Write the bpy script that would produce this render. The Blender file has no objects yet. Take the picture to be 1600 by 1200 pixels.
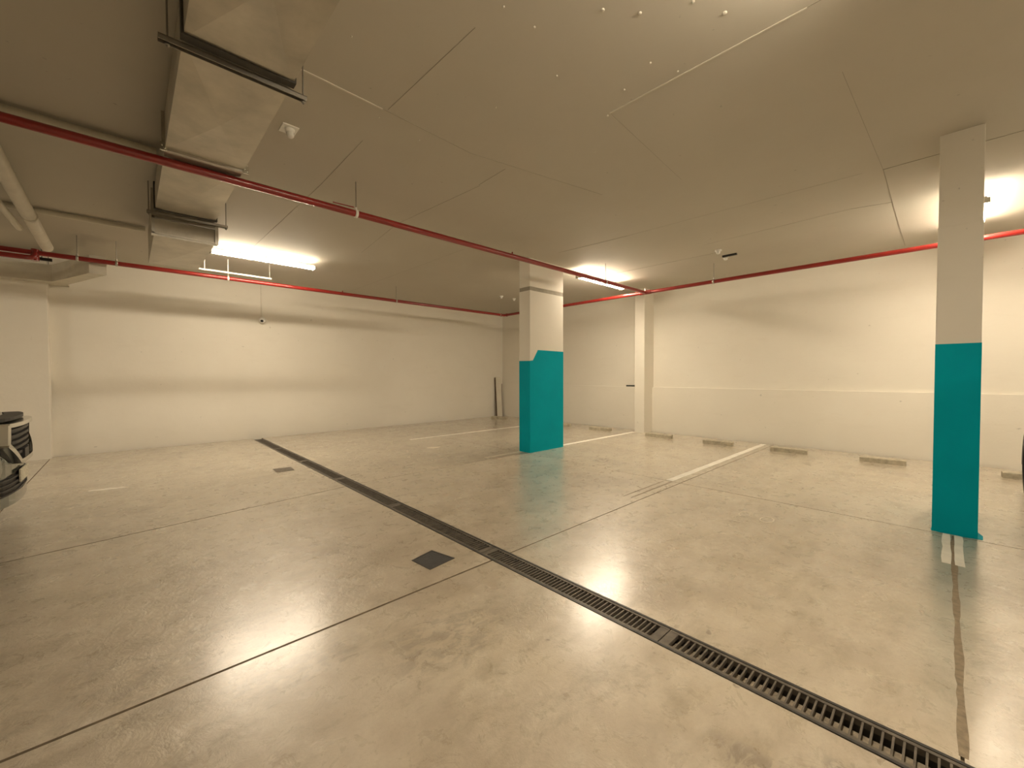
import bpy, bmesh, math, random
from mathutils import Vector, Matrix
random.seed(7)
S = bpy.context.scene
COL = S.collection

# ------------------------------------------------------------------ camera
F, YAW, PITCH, ROLL, EYE = 637.17, 46.742, 1.215, -0.119, 1.35
yw, pt, rl = (math.radians(v) for v in (YAW, PITCH, ROLL))
fwd = Vector((math.cos(yw)*math.cos(pt), math.sin(yw)*math.cos(pt), -math.sin(pt)))
rgt = Vector((math.sin(yw), -math.cos(yw), 0))
upv = rgt.cross(fwd)
r2 = math.cos(rl)*rgt + math.sin(rl)*upv
u2 = -math.sin(rl)*rgt + math.cos(rl)*upv
cd = bpy.data.cameras.new('camera'); cam = bpy.data.objects.new('camera', cd); COL.objects.link(cam)
cd.sensor_fit = 'HORIZONTAL'; cd.sensor_width = 36.0; cd.lens = 36.0*F/1600.0
cd.clip_start = 0.02; cd.clip_end = 100
cam.matrix_world = Matrix(((r2.x, u2.x, -fwd.x, 0), (r2.y, u2.y, -fwd.y, 0), (r2.z, u2.z, -fwd.z, EYE), (0, 0, 0, 1)))
S.camera = cam

# ------------------------------------------------------------------ world, exposure
w = bpy.data.worlds.new('world'); S.world = w; w.use_nodes = True
w.node_tree.nodes['Background'].inputs[0].default_value = (0.9, 0.85, 0.75, 1)
w.node_tree.nodes['Background'].inputs[1].default_value = 0.02
S.view_settings.view_transform = 'Standard'; S.view_settings.look = 'None'
S.view_settings.gamma = 1.0; S.view_settings.use_curve_mapping = False
S.view_settings.exposure = 0.0
TUBE = 126.0                       # strength of the fluorescent diffusers
TUBE_COL = (1.0, 0.855, 0.655)

# ------------------------------------------------------------------ materials
def mat(name, col, rough=0.6, metal=0.0, noise=None, bump=None, emit=None, spec=0.5, coat=0.0):
    m = bpy.data.materials.new(name); m.use_nodes = True
    nt = m.node_tree; b = nt.nodes['Principled BSDF']
    b.inputs['Base Color'].default_value = (*col, 1); b.inputs['Roughness'].default_value = rough
    b.inputs['Metallic'].default_value = metal; b.inputs['Specular IOR Level'].default_value = spec
    b.inputs['Coat Weight'].default_value = coat
    if emit:
        b.inputs['Emission Color'].default_value = (*emit[0], 1); b.inputs['Emission Strength'].default_value = emit[1]
    geo = nt.nodes.new('ShaderNodeNewGeometry')
    if noise:
        sc, amt = noise
        n = nt.nodes.new('ShaderNodeTexNoise'); n.inputs['Scale'].default_value = sc; n.inputs['Detail'].default_value = 6
        n.inputs['Roughness'].default_value = 0.6
        nt.links.new(geo.outputs['Position'], n.inputs['Vector'])
        r = nt.nodes.new('ShaderNodeValToRGB')
        r.color_ramp.elements[0].position = 0.3; r.color_ramp.elements[1].position = 0.7
        r.color_ramp.elements[0].color = (*[c*(1-amt) for c in col], 1)
        r.color_ramp.elements[1].color = (*[min(1, c*(1+amt)) for c in col], 1)
        nt.links.new(n.outputs['Fac'], r.inputs['Fac']); nt.links.new(r.outputs['Color'], b.inputs['Base Color'])
    if bump:
        sc, st = bump
        n = nt.nodes.new('ShaderNodeTexNoise'); n.inputs['Scale'].default_value = sc; n.inputs['Detail'].default_value = 4
        nt.links.new(geo.outputs['Position'], n.inputs['Vector'])
        bp = nt.nodes.new('ShaderNodeBump'); bp.inputs['Strength'].default_value = st; bp.inputs['Distance'].default_value = 0.01
        nt.links.new(n.outputs['Fac'], bp.inputs['Height']); nt.links.new(bp.outputs['Normal'], b.inputs['Normal'])
    return m

class G:                          # small node-graph helper working in world position
    def __init__(s, m):
        s.nt = m.node_tree; s.b = s.nt.nodes['Principled BSDF']
        s.pos = s.nt.nodes.new('ShaderNodeNewGeometry').outputs['Position']
    def scaled(s, v):
        n = s.nt.nodes.new('ShaderNodeVectorMath'); n.operation = 'MULTIPLY'
        s.nt.links.new(s.pos, n.inputs[0]); n.inputs[1].default_value = v; return n.outputs[0]
    def noise(s, scale, detail=5, rough=0.6, vec=None, dist=0.0):
        n = s.nt.nodes.new('ShaderNodeTexNoise'); n.inputs['Scale'].default_value = scale
        n.inputs['Detail'].default_value = detail; n.inputs['Roughness'].default_value = rough
        n.inputs['Distortion'].default_value = dist
        s.nt.links.new(vec or s.pos, n.inputs['Vector']); return n.outputs['Fac']
    def rng(s, v, a, b, c, d, smooth=True):
        n = s.nt.nodes.new('ShaderNodeMapRange'); n.interpolation_type = 'SMOOTHSTEP' if smooth else 'LINEAR'
        for k, x in zip(('From Min', 'From Max', 'To Min', 'To Max'), (a, b, c, d)): n.inputs[k].default_value = x
        s.nt.links.new(v, n.inputs['Value']); return n.outputs['Result']
    def math(s, op, a, b):
        n = s.nt.nodes.new('ShaderNodeMath'); n.operation = op
        for i, x in enumerate((a, b)):
            if isinstance(x, (int, float)): n.inputs[i].default_value = x
            else: s.nt.links.new(x, n.inputs[i])
        return n.outputs[0]
    def mix(s, fac, a, b, mode='MIX'):
        n = s.nt.nodes.new('ShaderNodeMix'); n.data_type = 'RGBA'; n.blend_type = mode
        if isinstance(fac, (int, float)): n.inputs[0].default_value = fac
        else: s.nt.links.new(fac, n.inputs[0])
        for i, x in ((6, a), (7, b)):
            if isinstance(x, tuple): n.inputs[i].default_value = (*x, 1)
            else: s.nt.links.new(x, n.inputs[i])
        return n.outputs[2]
    def spot(s, c, rad):          # elliptical falloff around a world point (stains have a place of their own)
        n = s.nt.nodes.new('ShaderNodeVectorMath'); n.operation = 'SUBTRACT'
        s.nt.links.new(s.pos, n.inputs[0]); n.inputs[1].default_value = c
        k = s.nt.nodes.new('ShaderNodeVectorMath'); k.operation = 'DIVIDE'
        s.nt.links.new(n.outputs[0], k.inputs[0]); k.inputs[1].default_value = rad
        l = s.nt.nodes.new('ShaderNodeVectorMath'); l.operation = 'LENGTH'; s.nt.links.new(k.outputs[0], l.inputs[0])
        return s.rng(l.outputs['Value'], 0.4, 1.0, 1.0, 0.0)
    def col(s, v): s.nt.links.new(v, s.b.inputs['Base Color'])
    def rough(s, v): s.nt.links.new(v, s.b.inputs['Roughness'])
    def bump(s, h, st, dist):
        bp = s.nt.nodes.new('ShaderNodeBump'); bp.inputs['Strength'].default_value = st; bp.inputs['Distance'].default_value = dist
        s.nt.links.new(h, bp.inputs['Height']); s.nt.links.new(bp.outputs['Normal'], s.b.inputs['Normal'])

def floor_mat():
    m = mat('polished_concrete', (0.4, 0.33, 0.24), 0.35, spec=0.7, coat=1.0); g = G(m)
    g.b.inputs['Coat Roughness'].default_value = 0.235
    g.b.inputs['Coat IOR'].default_value = 1.65
    big = g.rng(g.noise(0.6, 5, 0.6), 0.34, 0.68, 0, 1)
    c = g.mix(big, (0.42, 0.35, 0.265), (0.56, 0.485, 0.38))
    hue = g.rng(g.noise(1.3, 4, 0.55, g.scaled((1.3, 0.8, 1))), 0.4, 0.65, 0, 0.6)
    c = g.mix(hue, c, (0.57, 0.49, 0.36))
    mid = g.rng(g.noise(3.0, 9, 0.72), 0.36, 0.72, 0, 0.75)
    c = g.mix(mid, c, (0.66, 0.59, 0.475))
    streak = g.rng(g.noise(2.2, 9, 0.74, g.scaled((1.0, 2.0, 1)), 0.25), 0.46, 0.74, 0, 0.85)
    c = g.mix(streak, c, (0.32, 0.265, 0.18))
    fine = g.rng(g.noise(60, 8, 0.8), 0.45, 0.72, 0, 0.30)
    c = g.mix(fine, c, (0.33, 0.28, 0.20))
    dots = g.rng(g.noise(7.5, 2, 0.4), 0.76, 0.79, 0, 0.6)
    c = g.mix(dots, c, (0.17, 0.135, 0.09))
    n2 = g.rng(g.noise(11, 5, 0.7, g.scaled((1, 1.6, 1)), 0.8), 0.44, 0.58, 0, 1)
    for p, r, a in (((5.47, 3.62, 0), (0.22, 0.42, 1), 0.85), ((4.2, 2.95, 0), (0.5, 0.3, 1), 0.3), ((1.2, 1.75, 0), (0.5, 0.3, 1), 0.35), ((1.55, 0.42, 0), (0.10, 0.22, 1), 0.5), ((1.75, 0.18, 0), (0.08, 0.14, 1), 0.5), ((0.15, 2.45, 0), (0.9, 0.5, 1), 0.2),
                    ((2.16, 9.0, 0), (0.3, 0.9, 1), 0.3), ((0.55, 2.05, 0), (0.4, 0.2, 1), 0.3), ((3.3, 1.9, 0), (0.3, 0.25, 1), 0.35),
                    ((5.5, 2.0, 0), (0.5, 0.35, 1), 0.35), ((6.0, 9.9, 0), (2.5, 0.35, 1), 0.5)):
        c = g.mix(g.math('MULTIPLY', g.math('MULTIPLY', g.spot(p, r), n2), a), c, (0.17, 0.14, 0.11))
    g.col(c)
    rv = g.rng(g.noise(9, 8, 0.72, dist=0.6), 0.35, 0.7, 0.25, 0.44)
    g.rough(rv)
    h = g.math('ADD', g.noise(11, 8, 0.68, None, 0.5), g.math('MULTIPLY', g.noise(45, 4, 0.6), 0.10))
    g.bump(h, 0.60, 0.010)
    return m

def plaster(name, base, dark, amt=0.35, bumpst=0.25, streaks=True):
    m = mat(name, base, 0.75, spec=0.3); g = G(m)
    a = g.rng(g.noise(0.9, 6, 0.6), 0.35, 0.7, 0, amt)
    c = g.mix(a, base, dark)
    if streaks:
        b = g.rng(g.noise(2.4, 6, 0.7, g.scaled((0.5, 0.5, 2.2)), 0.5), 0.52, 0.75, 0, amt)
        c = g.mix(b, c, dark)
    sp = g.rng(g.noise(13, 3, 0.5), 0.72, 0.78, 0, 0.5)
    c = g.mix(sp, c, tuple(v*0.55 for v in dark))
    g.col(c)
    g.bump(g.math('ADD', g.noise(3.5, 5, 0.55), g.math('MULTIPLY', g.noise(50, 3, 0.5), 0.12)), bumpst, 0.02)
    return m

M = {}
M['floor'] = floor_mat()
M['wall'] = plaster('cream_painted_concrete', (0.83, 0.785, 0.69), (0.76, 0.71, 0.61))
M['wall_base'] = M['wall']
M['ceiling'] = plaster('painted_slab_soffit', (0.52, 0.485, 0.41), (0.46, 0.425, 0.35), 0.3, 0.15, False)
M['seam'] = mat('formwork_seam', (0.62, 0.58, 0.49), 0.7)
M['seam_dark'] = mat('open_formwork_seam', (0.32, 0.29, 0.235), 0.9)
M['column'] = plaster('painted_column_concrete', (0.76, 0.72, 0.63), (0.68, 0.64, 0.55), 0.3, 0.2)
M['groove'] = mat('bare_concrete_groove', (0.33, 0.30, 0.24), 0.85, noise=(8, 0.15))
M['teal'] = mat('teal_gloss_paint', (0.0, 0.34, 0.42), 0.5, spec=0.06, noise=(2.0, 0.05), bump=(30, 0.08))
M['joint'] = mat('joint_filler', (0.23, 0.18, 0.12), 0.95, noise=(12, 0.25))
M['stain'] = mat('brown_dirt_in_joint', (0.25, 0.20, 0.135), 0.9, noise=(30, 0.3))
M['line'] = mat('worn_white_line_paint', (0.86, 0.82, 0.72), 0.5, noise=(7, 0.12))
M['mark'] = mat('faded_white_paint', (0.64, 0.58, 0.47), 0.5, noise=(40, 0.25))
M['red'] = mat('red_pipe_enamel', (0.24, 0.012, 0.009), 0.28, coat=0.4, noise=(6, 0.12))
M['zinc'] = mat('galvanised_steel', (0.50, 0.48, 0.42), 0.38, 1.0, noise=(9, 0.12))
M['duct'] = mat('galvanised_duct_sheet', (0.46, 0.43, 0.36), 0.36, 0.7, noise=(3.2, 0.2), bump=(2.5, 0.3))
M['duct_dark'] = mat('dark_duct_tape', (0.05, 0.045, 0.035), 0.7, noise=(12, 0.3))
M['rod'] = mat('threaded_rod_steel', (0.30, 0.28, 0.24), 0.45, 0.8)
M['white'] = mat('white_plastic', (0.78, 0.76, 0.70), 0.4)
M['black'] = mat('black_plastic', (0.015, 0.015, 0.015), 0.35)
M['housing'] = mat('light_housing_grey', (0.55, 0.53, 0.47), 0.5)
M['tube'] = mat('lit_diffuser', (0.9, 0.88, 0.8), 0.4, emit=(TUBE_COL, TUBE))
M['pvc'] = mat('grey_pvc_pipe', (0.62, 0.58, 0.48), 0.45, noise=(4, 0.1))
M['iron'] = mat('cast_iron_grate', (0.15, 0.13, 0.105), 0.5, 0.3, noise=(20, 0.35))
M['frame_iron'] = mat('black_channel_edge', (0.05, 0.047, 0.045), 0.45, noise=(20, 0.3))
M['mud'] = mat('dried_channel_silt', (0.30, 0.25, 0.18), 0.95, noise=(30, 0.4), bump=(40, 0.6))
M['grate_fill'] = mat('dark_cover_plate', (0.05, 0.05, 0.052), 0.5, noise=(25, 0.3), bump=(60, 0.3))
M['dull_plate'] = mat('dusty_cover_plate', (0.17, 0.145, 0.11), 0.6, noise=(25, 0.3))
M['stop'] = mat('rough_concrete_block', (0.45, 0.40, 0.30), 0.9, noise=(14, 0.25), bump=(30, 0.6))
M['board'] = mat('off_white_board', (0.74, 0.69, 0.58), 0.6, noise=(5, 0.05))
M['board_edge'] = mat('brown_timber_edge', (0.10, 0.065, 0.035), 0.8, noise=(20, 0.2))
M['stick'] = mat('dark_offcut', (0.035, 0.04, 0.03), 0.8)
M['car_grey'] = mat('greenish_silver_car_paint', (0.13, 0.15, 0.13), 0.25, 0.6, coat=0.6)
M['car_white'] = mat('pearl_white_car_paint', (0.68, 0.67, 0.62), 0.3, 0.1, coat=0.6)
M['chrome'] = mat('satin_chrome', (0.65, 0.65, 0.6), 0.18, 1.0)
M['dark_trim'] = mat('dark_gloss_trim', (0.010, 0.009, 0.009), 0.45, spec=0.25)
M['slat'] = mat('grey_grille_slat', (0.045, 0.042, 0.04), 0.5, 0.0, spec=0.3)
M['glass'] = mat('tinted_car_glass', (0.02, 0.025, 0.025), 0.05)
M['lens'] = mat('headlamp_lens', (0.30, 0.29, 0.24), 0.08, 0.2, coat=1.0)
M['rubber'] = mat('tyre_rubber', (0.02, 0.02, 0.02), 0.8)
M['rim'] = mat('alloy_rim', (0.30, 0.30, 0.29), 0.3, 0.9)
M['plate'] = mat('number_plate', (0.62, 0.58, 0.46), 0.45, noise=(60, 0.35))

# ------------------------------------------------------------------ mesh helpers
class MB:
    def __init__(s): s.v = []; s.f = []; s.sm = []
    def add(s, vs, fs, smooth=False):
        o = len(s.v); s.v += [tuple(v) for v in vs]; s.f += [tuple(o+i for i in f) for f in fs]; s.sm += [smooth]*len(fs); return s
    def box(s, x0, x1, y0, y1, z0, z1):
        vs = [(x, y, z) for z in (z0, z1) for x, y in ((x0, y0), (x1, y0), (x1, y1), (x0, y1))]
        return s.add(vs, [(3, 2, 1, 0), (4, 5, 6, 7), (0, 1, 5, 4), (1, 2, 6, 5), (2, 3, 7, 6), (3, 0, 4, 7)])
    def bbox(s, x0, x1, y0, y1, z0, z1, b):        # box with bevelled edges
        bm = bmesh.new(); bmesh.ops.create_cube(bm, size=1)
        for v in bm.verts:
            v.co = Vector(((x0+x1)/2+v.co.x*(x1-x0), (y0+y1)/2+v.co.y*(y1-y0), (z0+z1)/2+v.co.z*(z1-z0)))
        bmesh.ops.bevel(bm, geom=bm.edges[:], offset=b, segments=2, affect='EDGES', profile=0.5)
        bm.verts.index_update(); s.add([v.co.copy() for v in bm.verts], [[v.index for v in f.verts] for f in bm.faces]); bm.free(); return s
    def prism(s, pts, z0, z1):
        n = len(pts); a = sum(pts[i][0]*pts[(i+1) % n][1]-pts[(i+1) % n][0]*pts[i][1] for i in range(n))
        if a < 0: pts = pts[::-1]
        vs = [(x, y, z0) for x, y in pts]+[(x, y, z1) for x, y in pts]
        return s.add(vs, [tuple(range(n))[::-1], tuple(range(n, 2*n))]+[(i, (i+1) % n, n+(i+1) % n, n+i) for i in range(n)])
    def tube(s, p, q, r, n=16, cap=True, r1=None):
        p = Vector(p); q = Vector(q); d = (q-p).normalized(); r1 = r if r1 is None else r1
        a = d.orthogonal().normalized(); b = d.cross(a)
        ring = [(math.cos(2*math.pi*i/n), math.sin(2*math.pi*i/n)) for i in range(n)]
        vs = [p+(a*c+b*t)*r for c, t in ring]+[q+(a*c+b*t)*r1 for c, t in ring]
        s.add(vs, [(i, (i+1) % n, n+(i+1) % n, n+i) for i in range(n)], True)
        if cap: s.add(vs[:n], [tuple(range(n))[::-1]]); s.add(vs[n:], [tuple(range(n))])
        return s
    def path(s, pts, r, n=16):
        pts = [Vector(p) for p in pts]; rings = []; a = None
        for i, p in enumerate(pts):
            d = (pts[min(i+1, len(pts)-1)]-pts[max(i-1, 0)]).normalized()
            a = d.orthogonal() if a is None else a-d*a.dot(d)
            a.normalize(); b = d.cross(a)
            rings.append([p+(a*math.cos(2*math.pi*k/n)+b*math.sin(2*math.pi*k/n))*r for k in range(n)])
        vs = [v for rg in rings for v in rg]
        s.add(vs, [(i*n+k, i*n+(k+1) % n, (i+1)*n+(k+1) % n, (i+1)*n+k) for i in range(len(pts)-1) for k in range(n)], True)
        s.add(rings[0], [tuple(range(n))[::-1]]); s.add(rings[-1], [tuple(range(n))]); return s
    def lathe(s, c, axis, prof, n=20):             # prof: (distance along axis, radius)
        c = Vector(c); d = Vector(axis).normalized(); a = d.orthogonal().normalized(); b = d.cross(a)
        vs = [c+d*h+(a*math.cos(2*math.pi*k/n)+b*math.sin(2*math.pi*k/n))*max(r, 1e-4) for h, r in prof for k in range(n)]
        s.add(vs, [(i*n+k, i*n+(k+1) % n, (i+1)*n+(k+1) % n, (i+1)*n+k) for i in range(len(prof)-1) for k in range(n)], True); return s
    def mesh(s, name):
        me = bpy.data.meshes.new(name); me.from_pydata(s.v, [], s.f)
        me.polygons.foreach_set('use_smooth', s.sm); me.update(); return me
    def build(s, name, m, parent=None, local=False):
        me = s.mesh(name); me.materials.append(M[m] if isinstance(m, str) else m)
        o = bpy.data.objects.new(name, me); COL.objects.link(o)
        if parent:
            o.parent = parent
            if not local:
                t = Vector((0, 0, 0)); p = parent
                while p: t += p.location; p = p.parent
                me.transform(Matrix.Translation(-t))
        return o
def tag(o, label=None, cat=None, group=None, kind=None):
    for k, v in (('label', label), ('category', cat), ('group', group), ('kind', kind)):
        if v: o[k] = v
    return o
def thing(name, label, cat, loc=(0, 0, 0), group=None):
    o = bpy.data.objects.new(name, None); COL.objects.link(o); o.location = loc; o.empty_display_size = 0.1
    return tag(o, label, cat, group)
def struct(name, mb, m): return tag(mb.build(name, m), kind='structure')

CEIL = 3.37; WB = 10.2; WR = 9.165; LEDGE = 9.10
X0, Y0 = -7.5, -6.5

# ------------------------------------------------------------------ floor: slabs with recessed joints
DX0, DX1 = 1.915, 2.092           # slot of the channel drain
fl = MB().box(X0-.2, DX0-.006, Y0-.2, WB+.3, -.25, -.012).box(DX1+.006, WR+.3, Y0-.2, WB+.3, -.25, -.012).box(DX0-.006, DX1+.006, Y0-.2, WB+.3, -.25, -.075)
floor = tag(fl.build('floor', 'joint'), kind='structure')
g = 0.005
def slab(pts, g=0.005):
    cx = sum(p[0] for p in pts)/len(pts); cy = sum(p[1] for p in pts)/len(pts)
    q = [(x-g if x > cx else x+g, y-g if y > cy else y+g) for x, y in pts]
    o = MB().prism(q, -.014, 0).build('slab', 'floor', floor)
    o.data.materials.append(M['joint'])
    for p in o.data.polygons:
        if abs(p.normal.z) < .5: p.material_index = 1
def yj(x): return 5.0 if x >= 2.0 else 5.0+(x-2.0)*0.125
xl = [X0, -3.95, -0.95, DX0+g]
ys = [Y0, -2.9, 2.25, None, WB-.035]
for i in range(3):
    a, b = xl[i], xl[i+1]
    yy = [(y, y) if y is not None else (max(yj(a), 4.6), max(yj(b), 4.6)) for y in ys]
    for k in range(4):
        slab([(a, yy[k][0]), (b, yy[k][1]), (b, yy[k+1][1]), (a, yy[k+1][0])], .008 if k in (1, 2) and i == 2 else .005)
for a, b, yy in ((DX1-g, 5.0, [Y0, -2.9, -0.06, 2.25, 5.02, WB-.035]), (5.0, LEDGE-.035, [Y0, -2.9, 2.25, 5.02, WB-.035])):
    for k in range(len(yy)-1): slab([(a, yy[k]), (b, yy[k]), (b, yy[k+1]), (a, yy[k+1])])
# wide, dirty run of the joint between the right column and the drain
A_, B_ = [], []
for i in range(41):
    x = DX1+.03+(4.93-DX1)*i/41; k = .014+.003*math.sin(i*.7)+random.uniform(-.002, .002)
    A_.append((x, -.062-k)); B_.append((x, -.060+k*.8+random.uniform(-.003, .003)))
crk = MB()
for i in range(40): crk.prism([A_[i], A_[i+1], B_[i+1], B_[i]], -.01, .001)
crk.build('joint_sealant', 'stain', floor)

# ------------------------------------------------------------------ walls and ceiling
wb = MB().box(X0-.2, WR+.3, WB+.16, WB+.3, -.2, CEIL+.2)
def hollow(x, z):                 # invented dip in the wall, shaped to give a soft band of shade
    f = 1/(1+math.exp((x-4.2)/.8))
    return .14*f*math.exp(-((z-.95)/(.27 if z > .95 else .46))**2)
nx_, nz_ = 90, 110; vs_ = []
for i in range(nx_+1):
    for k in range(nz_+1):
        x = X0-.2+(WR+.5-X0)*i/nx_; z = -.05+(CEIL+.1)*k/nz_
        vs_.append((x, WB+hollow(x, z), z))
wb.add(vs_, [(i*(nz_+1)+k, (i+1)*(nz_+1)+k, (i+1)*(nz_+1)+k+1, i*(nz_+1)+k+1) for i in range(nx_) for k in range(nz_)], True)
struct('wall_back', wb, 'wall')
struct('wall_right', MB().box(WR, WR+.25, Y0-.2, WB+.2, -.2, CEIL+.2), 'wall')
struct('wall_left', MB().box(X0-.25, X0, Y0-.2, WB+.2, -.2, CEIL+.2), 'wall')
struct('wall_front', MB().box(X0-.2, WR+.3, Y0-.25, Y0, -.2, CEIL+.2), 'wall')
ledge_a = MB().bbox(LEDGE, WR+.01, Y0, 4.80, -.02, 1.066, .003)
struct('trim_1', ledge_a, 'wall_base')
struct('trim_2', MB().bbox(LEDGE, WR+.01, 5.02, WB, -.02, 1.066, .003), 'wall_base')
struct('trim_3', MB().bbox(8.73, WR+.01, 4.793, 5.04, -.01, CEIL+.01, .006), 'wall')          # pilaster on the right wall
struct('trim_4', MB().bbox(X0, -.935, 10.01, WB+.01, -.01, CEIL+.01, .006), 'wall')            # pier on the back wall
ceil = struct('ceiling', MB().box(X0-.2, WR+.3, Y0-.2, WB+.3, CEIL, CEIL+.25), 'ceiling')
def seam(p, q, wd=.006, h=.004, m='seam'):
    p = Vector((*p, 0)); q = Vector((*q, 0)); d = (q-p).normalized(); n = Vector((-d.y, d.x, 0))*wd/(2 if m == 'seam' else 4)
    o = MB().prism([(v.x, v.y) for v in (p-n, q-n, q+n, p+n)], CEIL-h, CEIL+.001).build('formwork_seam', m, ceil)
    return o
for p, q, wd, h, m in (
    ((0.855, 2.935), (1.435, 2.95), .012, .005, 'seam'), ((1.435, 2.95), (2.3, 2.985), .007, .002, 'seam_dark'), ((2.3, 2.985), (3.9, 2.66), .005, .002, 'seam_dark'),
    ((1.47, 2.93), (1.50, 1.9), .006, .002, 'seam_dark'), ((1.50, 3.46), (1.515, 4.6), .006, .002, 'seam_dark'), ((1.515, 4.6), (1.45, 7.9), .007, .002, 'seam_dark'),
    ((2.735, 1.80), (2.75, 0.55), .010, .005, 'seam'), ((2.75, 0.55), (2.78, -.8), .006, .002, 'seam_dark'), ((2.74, 3.42), (2.72, 2.98), .006, .002, 'seam_dark'), ((2.76, 3.42), (2.64, 5.04), .006, .002, 'seam_dark'), ((2.64, 5.04), (2.82, 6.6), .006, .002, 'seam_dark'),
    ((2.735, 1.80), (4.2, 1.9), .004, .001, 'seam_dark'), ((5.45, 0.449), (5.407, -2.0), .010, .003, 'seam_dark'), ((5.45, 0.449), (8.9, 0.462), .008, .003, 'seam_dark'),
    ((6.55, 0.457), (6.45, 0.82), .008, .002, 'seam_dark'), ((6.45, 0.82), (6.55, 2.6), .006, .001, 'seam_dark'), ((6.905, 2.6), (7.10, 2.62), .006, .002, 'seam_dark'), ((7.12, 2.62), (7.08, 4.6), .006, .002, 'seam_dark'),
    ((5.2, 4.4), (5.31, 3.2), .008, .002, 'seam_dark'), ((5.45, 0.449), (3.5, 0.5), .005, .001, 'seam_dark'), ((5.307, 3.2), (5.40, 0.6), .004, .001, 'seam_dark'),
    ((2.9, 5.2), (7.0, 5.3), .005, .001, 'seam_dark'), ((3.95, 5.3), (3.9, 9.8), .006, .001, 'seam_dark')):
    seam(p, q, wd, h, m)
for x, y, r in ((2.111, 1.196, .010), (1.943, 1.326, .010), (2.257, .963, .008), (2.456, .873, .013), (2.492, 1.337, .008), (2.693, 1.248, .007), (2.588, 1.587, .008),
             (2.137, 1.824, .006), (1.53, 1.686, .006), (1.748, 1.662, .007), (1.46, 3.06, .006), (1.85, 3.12, .006), (2.75, 1.83, .009), (2.05, 2.35, .006), (1.0, 2.45, .005), (3.1, 2.2, .006)):
    MB().lathe((x, y, CEIL), (0, 0, -1), [(0, r), (.004, r), (.0065, r*.7), (.007, 0)], 10).build('plug', 'seam', ceil)

# ------------------------------------------------------------------ columns
mc = thing('concrete_column', 'middle concrete column, its teal painted lower half has a stepped top edge', 'column', (5.5, 5.055, 0))
cx0, cx1, cy0, cy1 = 5.06, 5.955, 4.925, 5.185
MB().bbox(cx0, cx1, cy0, cy1, -.01, 2.82, .006).bbox(cx0, cx1, cy0, cy1, 2.885, CEIL+.01, .006).build('shaft', 'column', mc)
tag(MB().box(cx0+.005, cx1-.005, cy0+.005, cy1-.005, 2.81, 2.895).build('groove', 'groove', mc), 'darker recessed groove')
t = .002
tp = MB()
# painted skin: one face per side; the camera-side face has the slanted step
tp.add([(cx0-t, cy1+t, .0), (cx0-t, cy0-t, .0), (cx0-t, cy0-t, 1.60), (cx0-t, cy1+t, 1.605),
        (cx0+.004, cy1-.004, 0), (cx0+.004, cy0+.004, 0), (cx0+.004, cy0+.004, 1.60), (cx0+.004, cy1-.004, 1.605)],
       [(0, 1, 2, 3), (3, 2, 6, 7)])
fx = [(cx0-t, 0), (cx1+t, 0), (cx1+t, 1.79), (cx0+.20, 1.795), (cx0+.075, 1.61), (cx0-t, 1.60)]
tp.add([(x, cy0-t, z) for x, z in fx], [tuple(range(6))])
tp.add([(x, cy0-t, z) for x, z in fx[2:]]+[(min(max(x, cx0+.004), cx1-.004), cy0+.004, z) for x, z in fx[2:]], [(0, 1, 5, 4), (1, 2, 6, 5), (2, 3, 7, 6)])
tp.add([(cx1+t, cy0-t, 0), (cx1+t, cy1+t, 0), (cx1+t, cy1+t, 1.79), (cx1+t, cy0-t, 1.79), (cx1-.004, cy1, 1.79), (cx1-.004, cy0, 1.79)], [(0, 1, 2, 3), (3, 2, 4, 5)])
tp.add([(cx1+t, cy1+t, 0), (cx0-t, cy1+t, 0), (cx0-t, cy1+t, 1.605), (cx1+t, cy1+t, 1.79), (cx0, cy1-.004, 1.605), (cx1, cy1-.004, 1.79)], [(0, 1, 2, 3), (3, 2, 4, 5)])
tag(tp.build('painted_band', 'teal', mc), 'teal painted lower part')
rc = thing('concrete_column', 'narrow concrete column at the right, flat-topped teal paint on its lower half, nearest column', 'column', (5.5, -.07, 0))
a0, a1, b0, b1 = 5.05, 5.945, -.198, .062
MB().bbox(a0, a1, b0, b1, -.01, 2.60, .006).bbox(a0+.004, a1-.004, b0+.003, b1-.003, 2.59, CEIL+.01, .006).build('shaft', 'column', rc)
tb = MB().add([(x, y, z) for z in (0, 1.608) for x, y in ((a0-t, b0-t), (a1+t, b0-t), (a1+t, b1+t), (a0-t, b1+t))]+[(x, y, 1.61) for x, y in ((a0+.005, b0+.005), (a1-.005, b0+.005), (a1-.005, b1-.005), (a0+.005, b1-.005))],
         [(0, 1, 5, 4), (1, 2, 6, 5), (2, 3, 7, 6), (3, 0, 4, 7), (4, 5, 9, 8), (5, 6, 10, 9), (6, 7, 11, 10), (7, 4, 8, 11)])
tag(tb.build('painted_band', 'teal', rc), 'teal painted lower part')
MB().prism([(a0-.004, b0-.03), (a0+.1, b0-.035), (a0+.2, b0-.01), (a0+.2, b1), (a0+.02, b1+.008), (a0-.016, b1-.05), (a0-.012, b0+.12), (a0-.03, b0+.08), (a0-.012, b0+.03)], 0, .004).build('paint_drip', 'teal', rc)

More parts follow.
